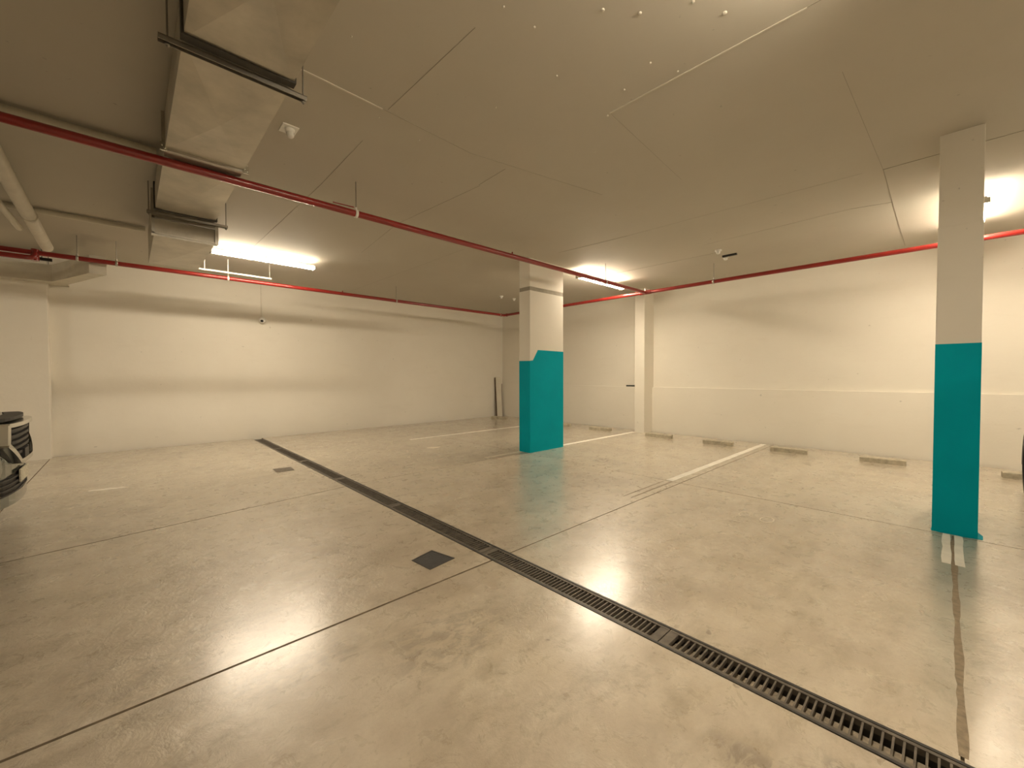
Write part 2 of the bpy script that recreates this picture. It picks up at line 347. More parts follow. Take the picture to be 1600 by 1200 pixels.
# ------------------------------------------------------------------ channel drain: edging, trough and lift-out grates
dr = thing('channel_drain', 'long slotted channel drain trough with black edging running across the floor to the back wall', 'drain', (2.0, 2, 0))
MB().box(DX0, DX0+.014, Y0+.05, 9.96, -.075, .003).box(DX1-.014, DX1, Y0+.05, 9.96, -.075, .003).box(DX0, DX1, 9.95, 9.965, -.075, .003).build('edging', 'frame_iron', dr)
bed = MB(); prev = None; vs = []
for i in range(161):
    y = Y0+.05+(9.955-Y0-.05)*i/160; j = random.uniform(-.004, .004)
    vs += [(DX0+.012, y, -.08), (DX0+.012, y, -.030+j), (DX0+.085, y, -.034+j*1.5), (DX1-.045, y, -.042+j), (DX1-.03, y, -.07), (DX1-.012, y, -.075), (DX1-.012, y, -.08)]
bed.add(vs, [(7*i+k, 7*i+(k+1) % 7, 7*i+7+(k+1) % 7, 7*i+7+k) for i in range(160) for k in range(7)])
bed.build('channel_bed', 'mud', dr)
GX0, GX1 = DX0+.016, DX1-.016
gy = [-2.02, -.52, .98, 2.40, 3.92, 5.44, 6.96, 8.48, 9.945]
bar_me = {}
names = {0: 'slotted iron drain grate behind the viewpoint', 1: 'slotted iron drain grate at the bottom right edge, nearest section of the drain', 2: 'slotted iron drain grate, second section from the bottom right corner',
         3: 'slotted iron drain grate passing just behind the nearer square dark cover', 4: 'drain grate section crossed by the floor joint leading to the middle column',
         5: 'dark drain grate section just beyond the floor joint, fourth from the wall counted nearer', 6: 'dark drain grate section beside the small dusty cover plate', 7: 'last dark drain grate section touching the back wall'}
names[5] = 'dark drain grate section between the joint line and the small dusty cover plate'
for i in range(1, 8):
    ya, yb = gy[i]+.003, gy[i+1]-.003
    gr = thing('drain_grate', names[i], 'grate', ((GX0+GX1)/2, (ya+yb)/2, 0), 'grates along the channel drain')
    fr = MB().box(GX0, GX0+.016, ya, yb, -.024, .001).box(GX1-.016, GX1, ya, yb, -.024, .001)
    e = .045
    fr.box(GX0+.016, GX1-.016, ya, ya+e, -.02, 0).box(GX0+.016, GX1-.016, yb-e, yb, -.02, 0)
    fr.build('grate_frame', 'iron', gr)
    n = 47; st = (yb-ya-2*e)/(n+1)
    if i <= 3:
        for k in range(n):
            yc = ya+e+st*(k+1)
            if 'b' not in bar_me:
                me = MB().add([(-(GX1-GX0)/2+.014, -.0035, .0), ((GX1-GX0)/2-.014, -.0035, .0), ((GX1-GX0)/2-.014, .0035, .0), (-(GX1-GX0)/2+.014, .0035, .0),
                               (-(GX1-GX0)/2+.014, -.0025, -.022), ((GX1-GX0)/2-.014, -.0025, -.022), ((GX1-GX0)/2-.014, .0025, -.022), (-(GX1-GX0)/2+.014, .0025, -.022)],
                              [(0, 1, 2, 3), (7, 6, 5, 4), (0, 4, 5, 1), (2, 6, 7, 3), (1, 5, 6, 2), (3, 7, 4, 0)]).mesh('bar')
                me.materials.append(M['iron']); bar_me['b'] = me
            o = bpy.data.objects.new('bar', bar_me['b']); COL.objects.link(o); o.parent = gr; o.location = (0, yc-(ya+yb)/2, -.001)
    else:
        m_ = MB()
        for k in range(n):
            yc = ya+e+st*(k+1); m_.box(GX0+.014, GX1-.014, yc-.0035, yc+.0035, -.022, -.001)
        tag(m_.build('bars', 'iron', gr), kind='stuff')

def cover(name, label, pts, m1, m2):
    cx = sum(p[0] for p in pts)/4; cy = sum(p[1] for p in pts)/4
    c = thing(name, label, 'drain cover', (cx, cy, 0))
    def off(k): return [(cx+(x-cx)*k, cy+(y-cy)*k) for x, y in pts]
    MB().prism(off(.88), -.005, .0025).build('plate', m2, c)
    o, q = off(1.0), off(.9); fr = MB()
    for i in range(4):
        j = (i+1) % 4; fr.prism([o[i], o[j], q[j], q[i]], -.005, .0035)
    fr.build('rim', m1, c); return c
cover('drain_cover', 'square black drain cover in the floor, just left of the channel drain', [(1.484, 2.651), (1.685, 2.70), (1.735, 2.465), (1.505, 2.435)], 'frame_iron', 'grate_fill')
cover('drain_cover', 'small dusty cover plate in the floor near the back wall', [(1.50, 6.65), (1.73, 6.62), (1.715, 6.37), (1.49, 6.39)], 'dull_plate', 'dull_plate')

# ------------------------------------------------------------------ painted floor lines and marks
def line(label, x0, x1, y0, y1, m='line', cat='floor line', name='parking_line'):
    n = max(2, int((x1-x0)/.12)); A = []; B = []
    for i in range(n+1):
        x = x0+(x1-x0)*i/n; A.append((x, y0+random.uniform(-.004, .004))); B.append((x, y1+random.uniform(-.004, .004)))
    return tag(MB().prism(A+B[::-1], 0.0004, .0014).build(name, m), label, cat, 'painted parking bay lines' if name == 'parking_line' else None)
line('wide white bay line in the right bays, ending between two wheel stops', 5.02, 8.98, 2.355, 2.445)
line('white parking bay line running from the middle column to the wall pilaster', 5.97, 8.72, 5.0, 5.10)
line('faint worn end of a bay line left of the foot of the middle column', 4.25, 5.05, 5.10, 5.19, 'mark')
line('thin white parking bay line farthest away, passing behind the middle column', 4.3, 8.4, 7.66, 7.75)
line('short white paint stub left of the crack at the foot of the right column', 4.24, 5.03, -.048, .0)
line('short white paint stub right of the crack at the foot of the right column', 4.24, 5.03, -.115, -.066)
tag(MB().box(4.02, 5.0, 2.352, 2.362, .0004, .0012).box(4.0, 4.95, 2.438, 2.447, .0004, .0012).build('worn_line_outline', 'stain'), 'dark outline left where the wide white bay line has worn away', 'floor line')
def blob(name, label, cx, cy, ax, ay, rot, m='mark', n=18, jit=.18):
    pts = []
    for i in range(n):
        a = 2*math.pi*i/n; k = 1+random.uniform(-jit, jit); x, y = ax*k*math.cos(a), ay*k*math.sin(a)
        pts.append((cx+x*math.cos(rot)-y*math.sin(rot), cy+x*math.sin(rot)+y*math.cos(rot)))
    return tag(MB().prism(pts, .0002, .001).build(name, m), label, 'paint mark')
blob('paint_smear', 'thin white paint smear on the floor in front of the left car', -.2, 6.85, .17, .035, -.25, 'line')
blob('paint_smear', 'small pale paint patch on the floor left of the middle column', 4.15, 6.55, .13, .07, -.3)
num = thing('floor_number', 'faded white number 00 painted on the floor in the right bay', 'floor number', (4.31, 1.2, 0))
for cx, cy, ax, ay in ((4.33, 1.315, .085, .05), (4.31, 1.12, .10, .058)):
    o_ = []; i_ = []
    for k in range(24):
        a = 2*math.pi*k/24; j = 1+random.uniform(-.05, .05)
        o_.append((cx+ax*j*math.cos(a), cy+ay*j*math.sin(a))); i_.append((cx+ax*.80*j*math.cos(a), cy+ay*.78*j*math.sin(a)))
    r_ = MB()
    for k in range(24): r_.prism([o_[k], o_[(k+1) % 24], i_[(k+1) % 24], i_[k]], .0004, .0012)
    r_.build('digit', 'mark', num)

# ------------------------------------------------------------------ concrete wheel stops
def stop(label, xa, ya, xb, yb, h=.078, d=.13):
    p = Vector((xa, ya, 0)); q = Vector((xb, yb, 0)); L = (q-p).length; dv = (q-p)/L; n = Vector((-dv.y, dv.x, 0))
    if n.x < 0: n = -n
    bm = bmesh.new(); nx = 7; vs = []
    for i in range(nx+1):
        c = p+dv*(L*i/nx); row = []
        for (u, z) in ((0, 0), (0, h*.86), (.012, h), (d-.012, h), (d, h*.86), (d, 0)):
            j = 0.0035
            e = .006 if i in (0, nx) and z > h*.9 else 0
            row.append(bm.verts.new(c+n*(u+random.uniform(-j, j))+Vector((0, 0, max(0, z-e+(random.uniform(-j, j) if z else 0))))))
        vs.append(row)
    for i in range(nx):
        for k in range(5): bm.faces.new((vs[i][k], vs[i+1][k], vs[i+1][k+1], vs[i][k+1]))
        bm.faces.new((vs[i][5], vs[i+1][5], vs[i+1][0], vs[i][0]))
    bm.faces.new(vs[0]); bm.faces.new(vs[-1][::-1]); bmesh.ops.recalc_face_normals(bm, faces=bm.faces)
    me = bpy.data.meshes.new('wheel_stop'); bm.to_mesh(me); bm.free(); me.materials.append(M['stop'])
    o = bpy.data.objects.new('wheel_stop', me); COL.objects.link(o)
    tag(o, label, 'wheel stop', 'concrete kerb blocks along the right wall'); return o
stop('concrete wheel stop block on the floor right in front of the wall pilaster', 8.30, 4.53, 8.31, 3.96)
stop('concrete wheel stop block just left of the white bay line end', 8.22, 3.26, 8.27, 2.74)
stop('concrete wheel stop block just right of the white bay line end', 8.26, 2.11, 8.30, 1.58)
stop('concrete wheel stop block left of the right teal column', 8.28, .90, 8.31, .375)
stop('concrete wheel stop block at the right edge, right of the right teal column', 8.29, -.53, 8.31, -1.06)
stop('low pale wheel stop block between the middle column and the pilaster', 8.30, 6.04, 8.40, 5.51)
stop('wheel stop block half hidden behind the right edge of the middle column', 8.30, 7.25, 8.42, 6.75)
stop('dark wheel stop block at the foot of the leaning board in the far corner', 8.20, 9.66, 8.38, 9.20)

# leaning board and offcut
bd = thing('leaning_board', 'tall off-white board leaning upright against the back wall in the far corner', 'board', (8.75, 9.95, 0))
def lean(x0, x1, y0, y1, yt, h, th): # quad slab leaning back from the floor to the wall
    return MB().add([(x0, y0, 0), (x1, y1, 0), (x1+.02, y1+yt, h), (x0+.02, y0+yt, h), (x0+th*.3, y0+th, 0), (x1+th*.3, y1+th, 0), (x1+.02+th*.3, y1+yt+th, h), (x0+.02+th*.3, y0+yt+th, h)],
                    [(0, 1, 2, 3), (7, 6, 5, 4), (0, 4, 5, 1), (1, 5, 6, 2), (2, 6, 7, 3), (3, 7, 4, 0)])
lean(8.78, 8.99, 10.02, 10.02, .11, 1.29, .03).build('face_board', 'board', bd)
lean(8.768, 8.90, 10.053, 10.053, .11, 1.28, .03).build('back_board', 'board_edge', bd)
tag(MB().tube((9.125, 5.045, 1.086), (9.13, 5.50, 1.083), .018, 8).build('timber_offcut', 'stick'),
    'short dark offcut lying on the wall ledge left of the pilaster', 'offcut')

# ------------------------------------------------------------------ red pipes
PZ = 3.04; PR = .034
def arc(c, a, b, r, n=6):         # quarter bend from direction a to b around corner c
    a = Vector(a); b = Vector(b); c = Vector(c)
    return [c-a*r*(1-math.sin(t*math.pi/2/n))*1.0+b*r*(1-math.cos(t*math.pi/2/n)) for t in range(n+1)]
def hanger(parent, x, y, z, along, m='rod', mc='zinc', r=.005, top=CEIL):
    MB().tube((x, y, z+PR), (x, y, top), r, 8).build('hanger_rod', m, parent)
    ax = Vector(along)
    MB().lathe(Vector((x, y, z))-ax*.014, along, [(0, PR), (0, PR+.006), (.028, PR+.006), (.028, PR)], 16).tube((x, y, z+PR), (x, y, z+PR+.03), .011, 8).build('clamp', mc, parent)
main = thing('fire_pipe', 'long red fire pipe along the back wall, running behind the duct', 'pipe', (3, 8.55, PZ))
MB().path([(-7.4, 8.55, PZ)]+[tuple(p) for p in arc((7.75, 8.55, PZ), (1, 0, 0), (0, -1, 0), .09)], PR).build('pipe_run', 'red', main)
for p, d in (((7.61, 8.55, PZ), (1, 0, 0)), ((7.75, 8.46, PZ), (0, -1, 0))): MB().lathe(p, d, [(0, PR), (0, PR+.009), (.035, PR+.009), (.035, PR)], 16).build('elbow_collar', 'red', main)
for x in (-.505, -.10, 1.29, 4.45, 7.6): hanger(main, x, 8.55, PZ, (1, 0, 0), m='white' if x == 1.29 else 'rod', r=.009 if x == 1.29 else .005, mc='white' if x == 1.29 else 'zinc')
MB().tube((3.25, 8.55, PZ), (3.25, 8.55, PZ+.06), .012, 8).build('stub', 'red', main)
low = [(-7.4, 8.50, 2.955), (-.98, 8.50, 2.955), (-.93, 8.505, 2.96), (-.905, 8.52, 2.985), (-.90, 8.54, 3.03)]
MB().path(low, PR).build('lower_branch', 'red', main)
MB().tube((-.90, 8.545, 2.93), (-.90, 8.55, 3.085), PR+.005, 16).build('riser_coupling', 'red', main)
side = thing('fire_pipe', 'red fire pipe running along the top of the right wall', 'pipe', (7.75, 1, PZ))
MB().path([(7.75, 8.422, PZ), (7.75, -6.4, PZ)], PR).build('pipe_run', 'red', side)
for y in (2.9, -1.2): hanger(side, 7.75, y, PZ, (0, 1, 0))
MB().tube((7.75, 4.12, PZ), (7.75, 4.36, PZ), PR+.008, 16).build('coupling', 'red', side)
near = thing('fire_pipe', 'red fire pipe crossing in front of the middle column top and under the duct', 'pipe', (4, 4.24, PZ))
MB().path([(-7.4, 4.24, PZ), (7.706, 4.24, PZ)], PR).build('pipe_run', 'red', near)
hanger(near, 1.76, 4.24, PZ, (1, 0, 0), mc='white')
hanger(near, 6.32, 4.24, PZ, (1, 0, 0), m='rod')
hanger(near, -3.2, 4.24, PZ, (1, 0, 0))
MB().tube((4.0, 4.24, PZ), (4.0, 4.24, PZ+.06), .010, 8).build('stub', 'red', near)
MB().tube((1.72, 4.20, PZ+.045), (1.52, 4.23, PZ+.05), .006, 6).build('tie', 'red', near)
MB().tube((7.75, 4.24, PZ+.03), (7.75, 4.24, PZ+.075), .016, 10).build('plug', 'zinc', side)
cn = thing('conduit', 'thin white conduit rail hanging above the back red pipe right of the duct', 'conduit', (1.3, 8.44, 3.12))
MB().box(.72, 1.93, 8.43, 8.455, 3.105, 3.13).build('rail', 'white', cn)
for x in (.95,): MB().tube((x, 8.44, 3.1), (x, 8.44, CEIL), .008, 8).build('hanger_rod', 'white', cn)
MB().tube((1.90, 8.44, 3.125), (1.90, 8.44, CEIL), .003, 6).build('hanger_rod', 'white', cn)

# ------------------------------------------------------------------ ventilation duct
du = thing('ventilation_duct', 'long galvanised rectangular ventilation duct under the ceiling at upper left', 'duct', (.48, 3, 3.2))
ZB, ZT, DA, DB = 3.08, 3.34, .232, .738
def section(y0, y1, zb, xa=DA, xb=DB, zt=ZT, cb=.028):
    mb = MB(); xm, ym = (xa+xb)/2, (y0+y1)/2
    # underside is cross-broken: four shallow triangles
    mb.add([(xa, y0, zb), (xb, y0, zb), (xb, y1, zb), (xa, y1, zb), (xm, ym, zb-cb)], [(1, 0, 4), (2, 1, 4), (3, 2, 4), (0, 3, 4)])
    for s, x in ((-1, xa), (1, xb)):
        v = [(x, y0, zb), (x, y1, zb), (x, y1, zt), (x, y0, zt), (x+s*cb*.4, ym, (zb+zt)/2)]
        f = [(0, 1, 4), (1, 2, 4), (2, 3, 4), (3, 0, 4)]
        mb.add(v, f if s > 0 else [q[::-1] for q in f])
    mb.add([(xa, y0, zb), (xb, y0, zb), (xb, y0, zt), (xa, y0, zt)], [(0, 1, 2, 3)])
    mb.add([(xa, y1, zb), (xb, y1, zb), (xb, y1, zt), (xa, y1, zt)], [(3, 2, 1, 0)])
    mb.add([(xa, y0, zt), (xb, y0, zt), (xb, y1, zt), (xa, y1, zt)], [(0, 1, 2, 3)])
    return mb
for y0, y1 in ((-4.0, -2.6), (-2.6, -1.2), (-1.2, .2), (.2, 1.4), (1.4, 2.70), (2.70, 4.10), (4.10, 5.80)):
    section(y0, y1, ZB).build('duct_section', 'duct', du)
section(5.80, 7.40, 2.87, .225, .752, 3.32).build('duct_section', 'duct', du)
def flange(y, zb, xa, xb, zt=3.345, w_=.028, m='zinc', th=.012):
    fr = MB().box(xa-w_, xb+w_, y-th, y+th, zb-w_*.9, zb+.001).box(xa-w_, xa, y-th, y+th, zb, zt).box(xb, xb+w_, y-th, y+th, zb, zt)
    f = fr.build('flange', m, du)
    return f
flange(1.4, ZB, DA, DB); flange(-1.2, ZB, DA, DB)
tag(flange(2.675, ZB, DA, DB, m='duct_dark', th=.028, w_=.012), 'dark taped duct joint')
fb = flange(4.085, ZB, DA, DB, w_=.022, th=.02)
for xx in (DA-.012, DB+.010):
    MB().box(xx-.02, xx+.02, 4.05, 4.062, ZB-.03, ZB+.03).tube((xx-.008, 4.04, ZB+.008), (xx-.008, 4.06, ZB+.008), .006, 6).tube((xx+.008, 4.04, ZB-.012), (xx+.008, 4.06, ZB-.012), .006, 6).build('corner_cleat', 'chrome', fb)
flange(5.60, ZB, DA, DB, m='duct_dark', th=.02, w_=.014)
flange(5.80, 2.87, .225, .752, w_=.022, th=.012)
MB().box(.21, .77, 5.775, 5.79, 3.03, 3.055).box(.21, .77, 5.775, 5.79, 2.868, 2.885).box(.205, .23, 5.775, 5.79, 2.87, 3.33).box(.752, .785, 5.77, 5.80, 2.86, 3.10).build('collar', 'zinc', du)
def strut(x0, x1, y, z, rods, pair=True):
    st_ = MB().box(x0, x1, y-.018, y-.014, z, z+.026).box(x0, x1, y+.014, y+.018, z, z+.026).box(x0, x1, y-.018, y+.018, z+.023, z+.027)
    sp = st_.build('support_strut', 'rod', du)
    for xr in rods:
        MB().tube((xr, y, z-.02), (xr, y, CEIL), .0045, 8).lathe((xr, y, z-.012), (0, 0, 1), [(0, .004), (0, .011), (.01, .011), (.01, .004)], 6).build('hanger_rod', 'rod', du)
strut(.135, .83, 2.735, 3.042, (.172, .812))
strut(.165, .86, 5.68, 3.042, (.182, .845))
strut(.135, .83, .6, 3.042, (.172, .812))
strut(.135, .83, -2.0, 3.042, (.172, .812))
MB().box(.196, .208, 1.98, 2.06, 3.10, CEIL+.001).build('side_bracket', 'rod', du)
br = thing('branch_duct', 'dull angled branch duct along the top of the back wall at far left', 'duct', (-1, 9.6, 2.98))
foot = [(-7.4, 9.80), (-.86, 9.80), (-.39, 8.62), (-.21, 8.62), (-.70, 9.95), (-.70, WB-.002), (-.93, WB-.002), (-.93, 10.005), (-7.4, 10.005)]
MB().prism(foot, 2.862, 3.13).build('duct_body', 'pvc', br)
for xr, yr in ((-.9, 9.85), (-2.6, 9.9)): MB().tube((xr, yr, 3.12), (xr, yr, CEIL), .005, 6).build('hanger_rod', 'rod', br)
tag(MB().box(-.98, -.78, 8.93, 8.97, 3.02, 3.06).tube((-.88, 8.95, 3.05), (-.88, 8.95, CEIL), .005, 6).build('pipe_bracket', 'black'), 'small dark bracket hanging just behind the red pipe at far left', 'bracket')

# ------------------------------------------------------------------ grey drain pipes at upper left
p1 = thing('waste_pipe', 'thick grey plastic waste pipe slanting under the ceiling at the left edge', 'pipe', (-1, 7, 3.1))
MB().path([(-1.02, 3.6, 3.26), (-.78, 5.2, 3.20), (-.775, 8.38, 3.10)], .062, 20).build('pipe_run', 'pvc', p1)
MB().lathe((-.777, 7.0, 3.143), (0, 1, -.03), [(0, .062), (0, .068), (.05, .068), (.05, .062)], 20).build('collar', 'pvc', p1)
MB().tube((-.80, 4.95, 3.2), (-.80, 4.95, CEIL), .006, 6).build('hanger_rod', 'rod', p1)
p2 = thing('waste_pipe', 'thinner grey plastic pipe alongside the thick waste pipe at the left edge', 'pipe', (-1, 6, 3.1))
MB().path([(-1.25, 4.0, 3.20), (-.98, 5.6, 3.17), (-.92, 7.6, 3.12)], .032, 16).build('pipe_run', 'pvc', p2)
MB().tube((-.97, 6.0, 3.16), (-.97, 6.0, CEIL), .005, 6).build('hanger_rod', 'rod', p2)
p3 = thing('ceiling_pipe', 'pale round pipe tucked against the ceiling just behind the near red pipe at left', 'pipe', (-2, 4.8, 3.3))
MB().path([(-7.4, 4.72, 3.30), (.21, 4.80, 3.30)], .055, 20).build('pipe_run', 'pvc', p3)
p4 = thing('ceiling_pipe', 'pale pipe against the ceiling left of the duct, in front of the back red pipe', 'pipe', (-2, 7.4, 3.3))
MB().path([(-7.4, 7.6, 3.33), (.2, 7.45, 3.33)], .032, 16).build('pipe_run', 'pvc', p4)

# ------------------------------------------------------------------ ceiling lights
def light(label, x0, x1, y, z=3.20):
    L = thing('batten_light', label, 'light', ((x0+x1)/2, y, z), 'lit ceiling batten lights')
    MB().bbox(x0, x1, y-.04, y+.04, z+.012, z+.045, .006).build('housing', 'housing', L)
    n = 10; pr = [(.062*math.cos(a), -.036*math.sin(a)) for a in [math.pi*k/n for k in range(n+1)]]
    mb = MB(); vs = [(x, y+u, z+.014+v) for x in (x0+.015, x1-.015) for u, v in pr]
    m_ = n+1
    mb.add(vs, [(k, k+1, m_+k+1, m_+k) for k in range(n)], True)
    mb.add(vs, [tuple(range(m_))[::-1], tuple(range(m_, 2*m_)), (0, m_, 2*m_-1, m_-1)])
    mb.build('diffuser', 'tube', L)
    for xa in (x0-.004, x1-.018): MB().bbox(xa, xa+.022, y-.064, y+.064, z-.026, z+.03, .006).build('end_cap', 'housing', L)
    for x in (x0+.25, x1-.25): MB().tube((x, y, z+.04), (x, y, CEIL), .004, 6).build('hanger_rod', 'rod', L)
light('lit batten light near the back wall, right of the duct', .94, 2.44, 7.70, 3.25)
light('lit batten light partly behind the red pipe, right of the middle column', 6.2, 7.72, 4.76, 3.20)
light('lit batten light hidden behind the right column, glowing on the ceiling', 6.6, 8.1, -.235, 3.18)
light('lit batten light above the top edge of the picture', 1.15, 2.5, .20, 3.20)
light('lit batten light beyond the left edge near the back wall', -5.6, -4.1, 6.9, 3.20)
light('added fill batten light, unseen behind the viewpoint on the right', 6.6, 8.1, -4.6, 3.18)  # unseen lamp, added to brighten the room from behind
light('added fill batten light, unseen behind the viewpoint in the middle', .9, 2.4, -4.4, 3.20)  # another added lamp out of view, extra fill for floor and walls

# ------------------------------------------------------------------ small fixings
sd = thing('smoke_detector', 'white detector on a square base plate on the ceiling right of the duct', 'detector', (.98, 3.70, CEIL))
MB().bbox(.93, 1.05, 3.64, 3.78, CEIL-.008, CEIL+.002, .002).build('base_plate', 'white', sd)
MB().lathe((.995, 3.70, CEIL-.008), (.0, -.25, -1), [(0, .036), (.03, .034), (.036, .03)], 20).build('collar', 'white', sd)
MB().lathe((.995, 3.692, CEIL-.04), (.0, -.25, -1), [(0, .027), (.028, .026), (.036, .02), (.036, 0)], 20).build('head', 'white', sd)
def detector(label, x, y, r=.05):
    d = thing('ceiling_sensor', label, 'detector', (x, y, CEIL))
    MB().lathe((x, y, CEIL+.002), (0, 0, -1), [(0, r), (.018, r), (.024, r*.8)], 18).build('base', 'white', d)
    MB().lathe((x, y, CEIL-.02), (0, 0, -1), [(0, r*.62), (.03, r*.6), (.042, r*.35), (.044, 0)], 18).build('head', 'white', d)
detector('small white ceiling sensor near the right wall, without a black slot beside it', 6.99, 2.55)
detector('small white ceiling sensor above the right wall, beside the black slot', 7.46, 2.60)
detector('small white ceiling sensor left of the middle column, the left one of two', 6.95, 7.78)
detector('small white ceiling sensor touching the left edge of the middle column in view', 7.42, 7.80, .045)
tag(MB().box(7.36, 7.40, 2.40, 2.62, CEIL-.03, CEIL+.001).build('ceiling_slot', 'black'), 'short black slot strip on the ceiling between two white sensors', 'ceiling fitting')
cc = thing('security_camera', 'small white dome security camera with black lens on the back wall', 'camera', (2.13, WB, 2.55))
MB().lathe((2.13, WB+.002, 2.56), (0, -1, 0), [(0, .055), (.03, .055), (.035, .045)], 20).build('base', 'white', cc)
sp = MB(); sp.lathe((2.13, WB-.085, 2.55), (-.25, -1, -.35), [(-.06+.12*(1-math.cos(math.pi*k/10))/2, .066*math.sin(math.pi*k/10)) for k in range(11)], 20).build('dome', 'white', cc)
MB().lathe((2.112, WB-.130, 2.530), (-.45, -1, -.5), [(-.01, .026), (.008, .028), (.014, .022), (.016, 0)], 18).build('lens', 'black', cc)
MB().tube((2.13, WB-.014, 2.6), (2.13, WB-.014, CEIL), .012, 10).build('cable_conduit', 'wall', cc)

# ------------------------------------------------------------------ cars
def loft(stations, close=True):
    # stations: (x, [(y,z), ...]) half profiles from bottom centre round the outside to top centre
    mb = MB(); n = None; vs = []
    for x, prof in stations:
        full = [(x if len(p) < 3 else p[2], p[0], p[1]) for p in prof]+[(x if len(p) < 3 else p[2], -p[0], p[1]) for p in prof[-2:0:-1]]
        n = len(full); vs += full
    fs = [(i*n+k, i*n+(k+1) % n, (i+1)*n+(k+1) % n, (i+1)*n+k) for i in range(len(stations)-1) for k in range(n)]
    mb.add(vs, fs, True); mb.add(vs[:n], [tuple(range(n))]); mb.add(vs[-n:], [tuple(range(n))[::-1]])
    return mb
def car(name, label, loc, rot, paint):
    c = thing(name, label, 'car', loc); c.rotation_euler = (0, 0, rot)
    def B(mb, n, m, par=None): return mb.build(n, m, par or c, local=True)
    def prof(w_, zb, zm, zt, cr): # lower body half profile
        return [(0, zb), (w_*.82, zb), (w_*.97, zb+.10), (w_, zb+.25), (w_*.985, zm), (w_*.93, zt-.03), (w_*.86, zt), (0, zt+cr)]
    H = [(-.02, .50, .46, .60, .70, .01), (-.05, .66, .30, .62, .86, .01), (-.10, .74, .25, .66, .97, .02), (-.22, .84, .24, .68, 1.015, .03), (-.42, .90, .24, .72, 1.04, .035),
         (-.9, .93, .24, .74, 1.07, .04), (-1.35, .94, .24, .76, 1.10, .03), (-2.4, .94, .24, .78, 1.12, .02), (-3.6, .94, .24, .80, 1.14, .02), (-4.3, .90, .26, .80, 1.12, .02), (-4.58, .82, .30, .78, 1.05, .02), (-4.65, .70, .42, .7, .95, .01)]
    body = loft([(x, prof(w_, zb, zm, zt, cr)) for x, w_, zb, zm, zt, cr in H])
    bo = B(body, 'body', paint)
    sub = bo.modifiers.new('b', 'SUBSURF'); sub.levels = 1; sub.render_levels = 1
    # cabin
    cab = loft([(x, [(0, 1.05), (w_, 1.05), (w_*.98, 1.15), (wt, zt-.05), (wt*.9, zt), (0, zt+.02)]) for x, w_, wt, zt in
                ((-1.30, .80, .78, 1.12), (-1.75, .86, .72, 1.42), (-2.1, .88, .70, 1.60), (-2.9, .88, .70, 1.66), (-3.8, .87, .69, 1.63), (-4.25, .84, .66, 1.50), (-4.5, .78, .70, 1.15))])
    B(cab, 'cabin_glass', 'glass')
    rf = loft([(x, [(0, zt-.03), (wt, zt-.05), (wt*1.01, zt-.01), (wt*.88, zt+.02), (0, zt+.035)]) for x, wt, zt in ((-1.98, .70, 1.55), (-2.2, .715, 1.625), (-2.9, .715, 1.665), (-3.8, .705, 1.635), (-4.3, .67, 1.50))])
    B(rf, 'roof', paint)
    for s in (-1, 1):
        B(MB().path([(-1.32, s*.82, 1.09), (-1.75, s*.79, 1.36), (-2.05, s*.72, 1.57)], .035, 8), 'pillar', paint)
        B(MB().bbox(-2.78, -2.70, s*.79-.03*(s > 0)-.07*(s < 0)+.02, s*.79+.10-.03*(s > 0)-.07*(s < 0), 1.08, 1.60, .01), 'pillar', 'dark_trim')
        B(MB().bbox(-1.95, -1.80, s*.92-.07, s*.92+.07, 1.08, 1.20, .03), 'mirror', paint)
    # arches and wheels
    for x in (-.86, -3.62):
        for s in (-1, 1):
            y = s*.82
            w_ = MB().lathe((x, y-s*.12, .345), (0, s, 0), [(0, .20), (0, .32), (.02, .343), (.20, .343), (.235, .325), (.24, .25), (.22, .235)], 36)
            wo = B(w_, 'wheel', 'rubber')
            rm = MB().lathe((x, y+s*.075, .345), (0, s, 0), [(0, .05), (.0, .235), (.035, .238), (.035, .222), (.01, .21)], 36)
            for k in range(5):
                a = 2*math.pi*k/5+.3; d = Vector((math.cos(a), 0, math.sin(a))); cc_ = Vector((x, y+s*.095, .345))
                rm.tube(cc_+d*.03, cc_+d*.225, .026, 8, r1=.018)
            rm.lathe((x, y+s*.09, .345), (0, s, 0), [(0, .06), (.03, .05), (.03, 0)], 14)
            B(rm, 'rim', 'rim', wo)
            ar = MB(); n = 18
            for k in range(n):
                a0_, a1_ = math.pi*k/n-.12, math.pi*(k+1)/n-.12
                q = [Vector((x+r_*math.cos(a), s*.95, .345+r_*math.sin(a))) for a in (a0_, a1_) for r_ in (.345, .43)]
                q2 = [v-Vector((0, s*.05, 0)) for v in q]
                ar.add(q+q2, [(0, 1, 3, 2), (1, 5, 7, 3), (0, 2, 6, 4)])
            ar.lathe((x, s*.60, .345), (0, s, 0), [(0, .39), (.345, .39), (.35, .385), (.35, .3), (.30, .29)], 30)
            B(ar, 'wheel_arch', 'dark_trim')
    # front: hexagonal grille in a pale surround, lower intake, lamps, plate
    def fx(y): return .0-.22*(abs(y)/.86)**3   # plan curve of the nose
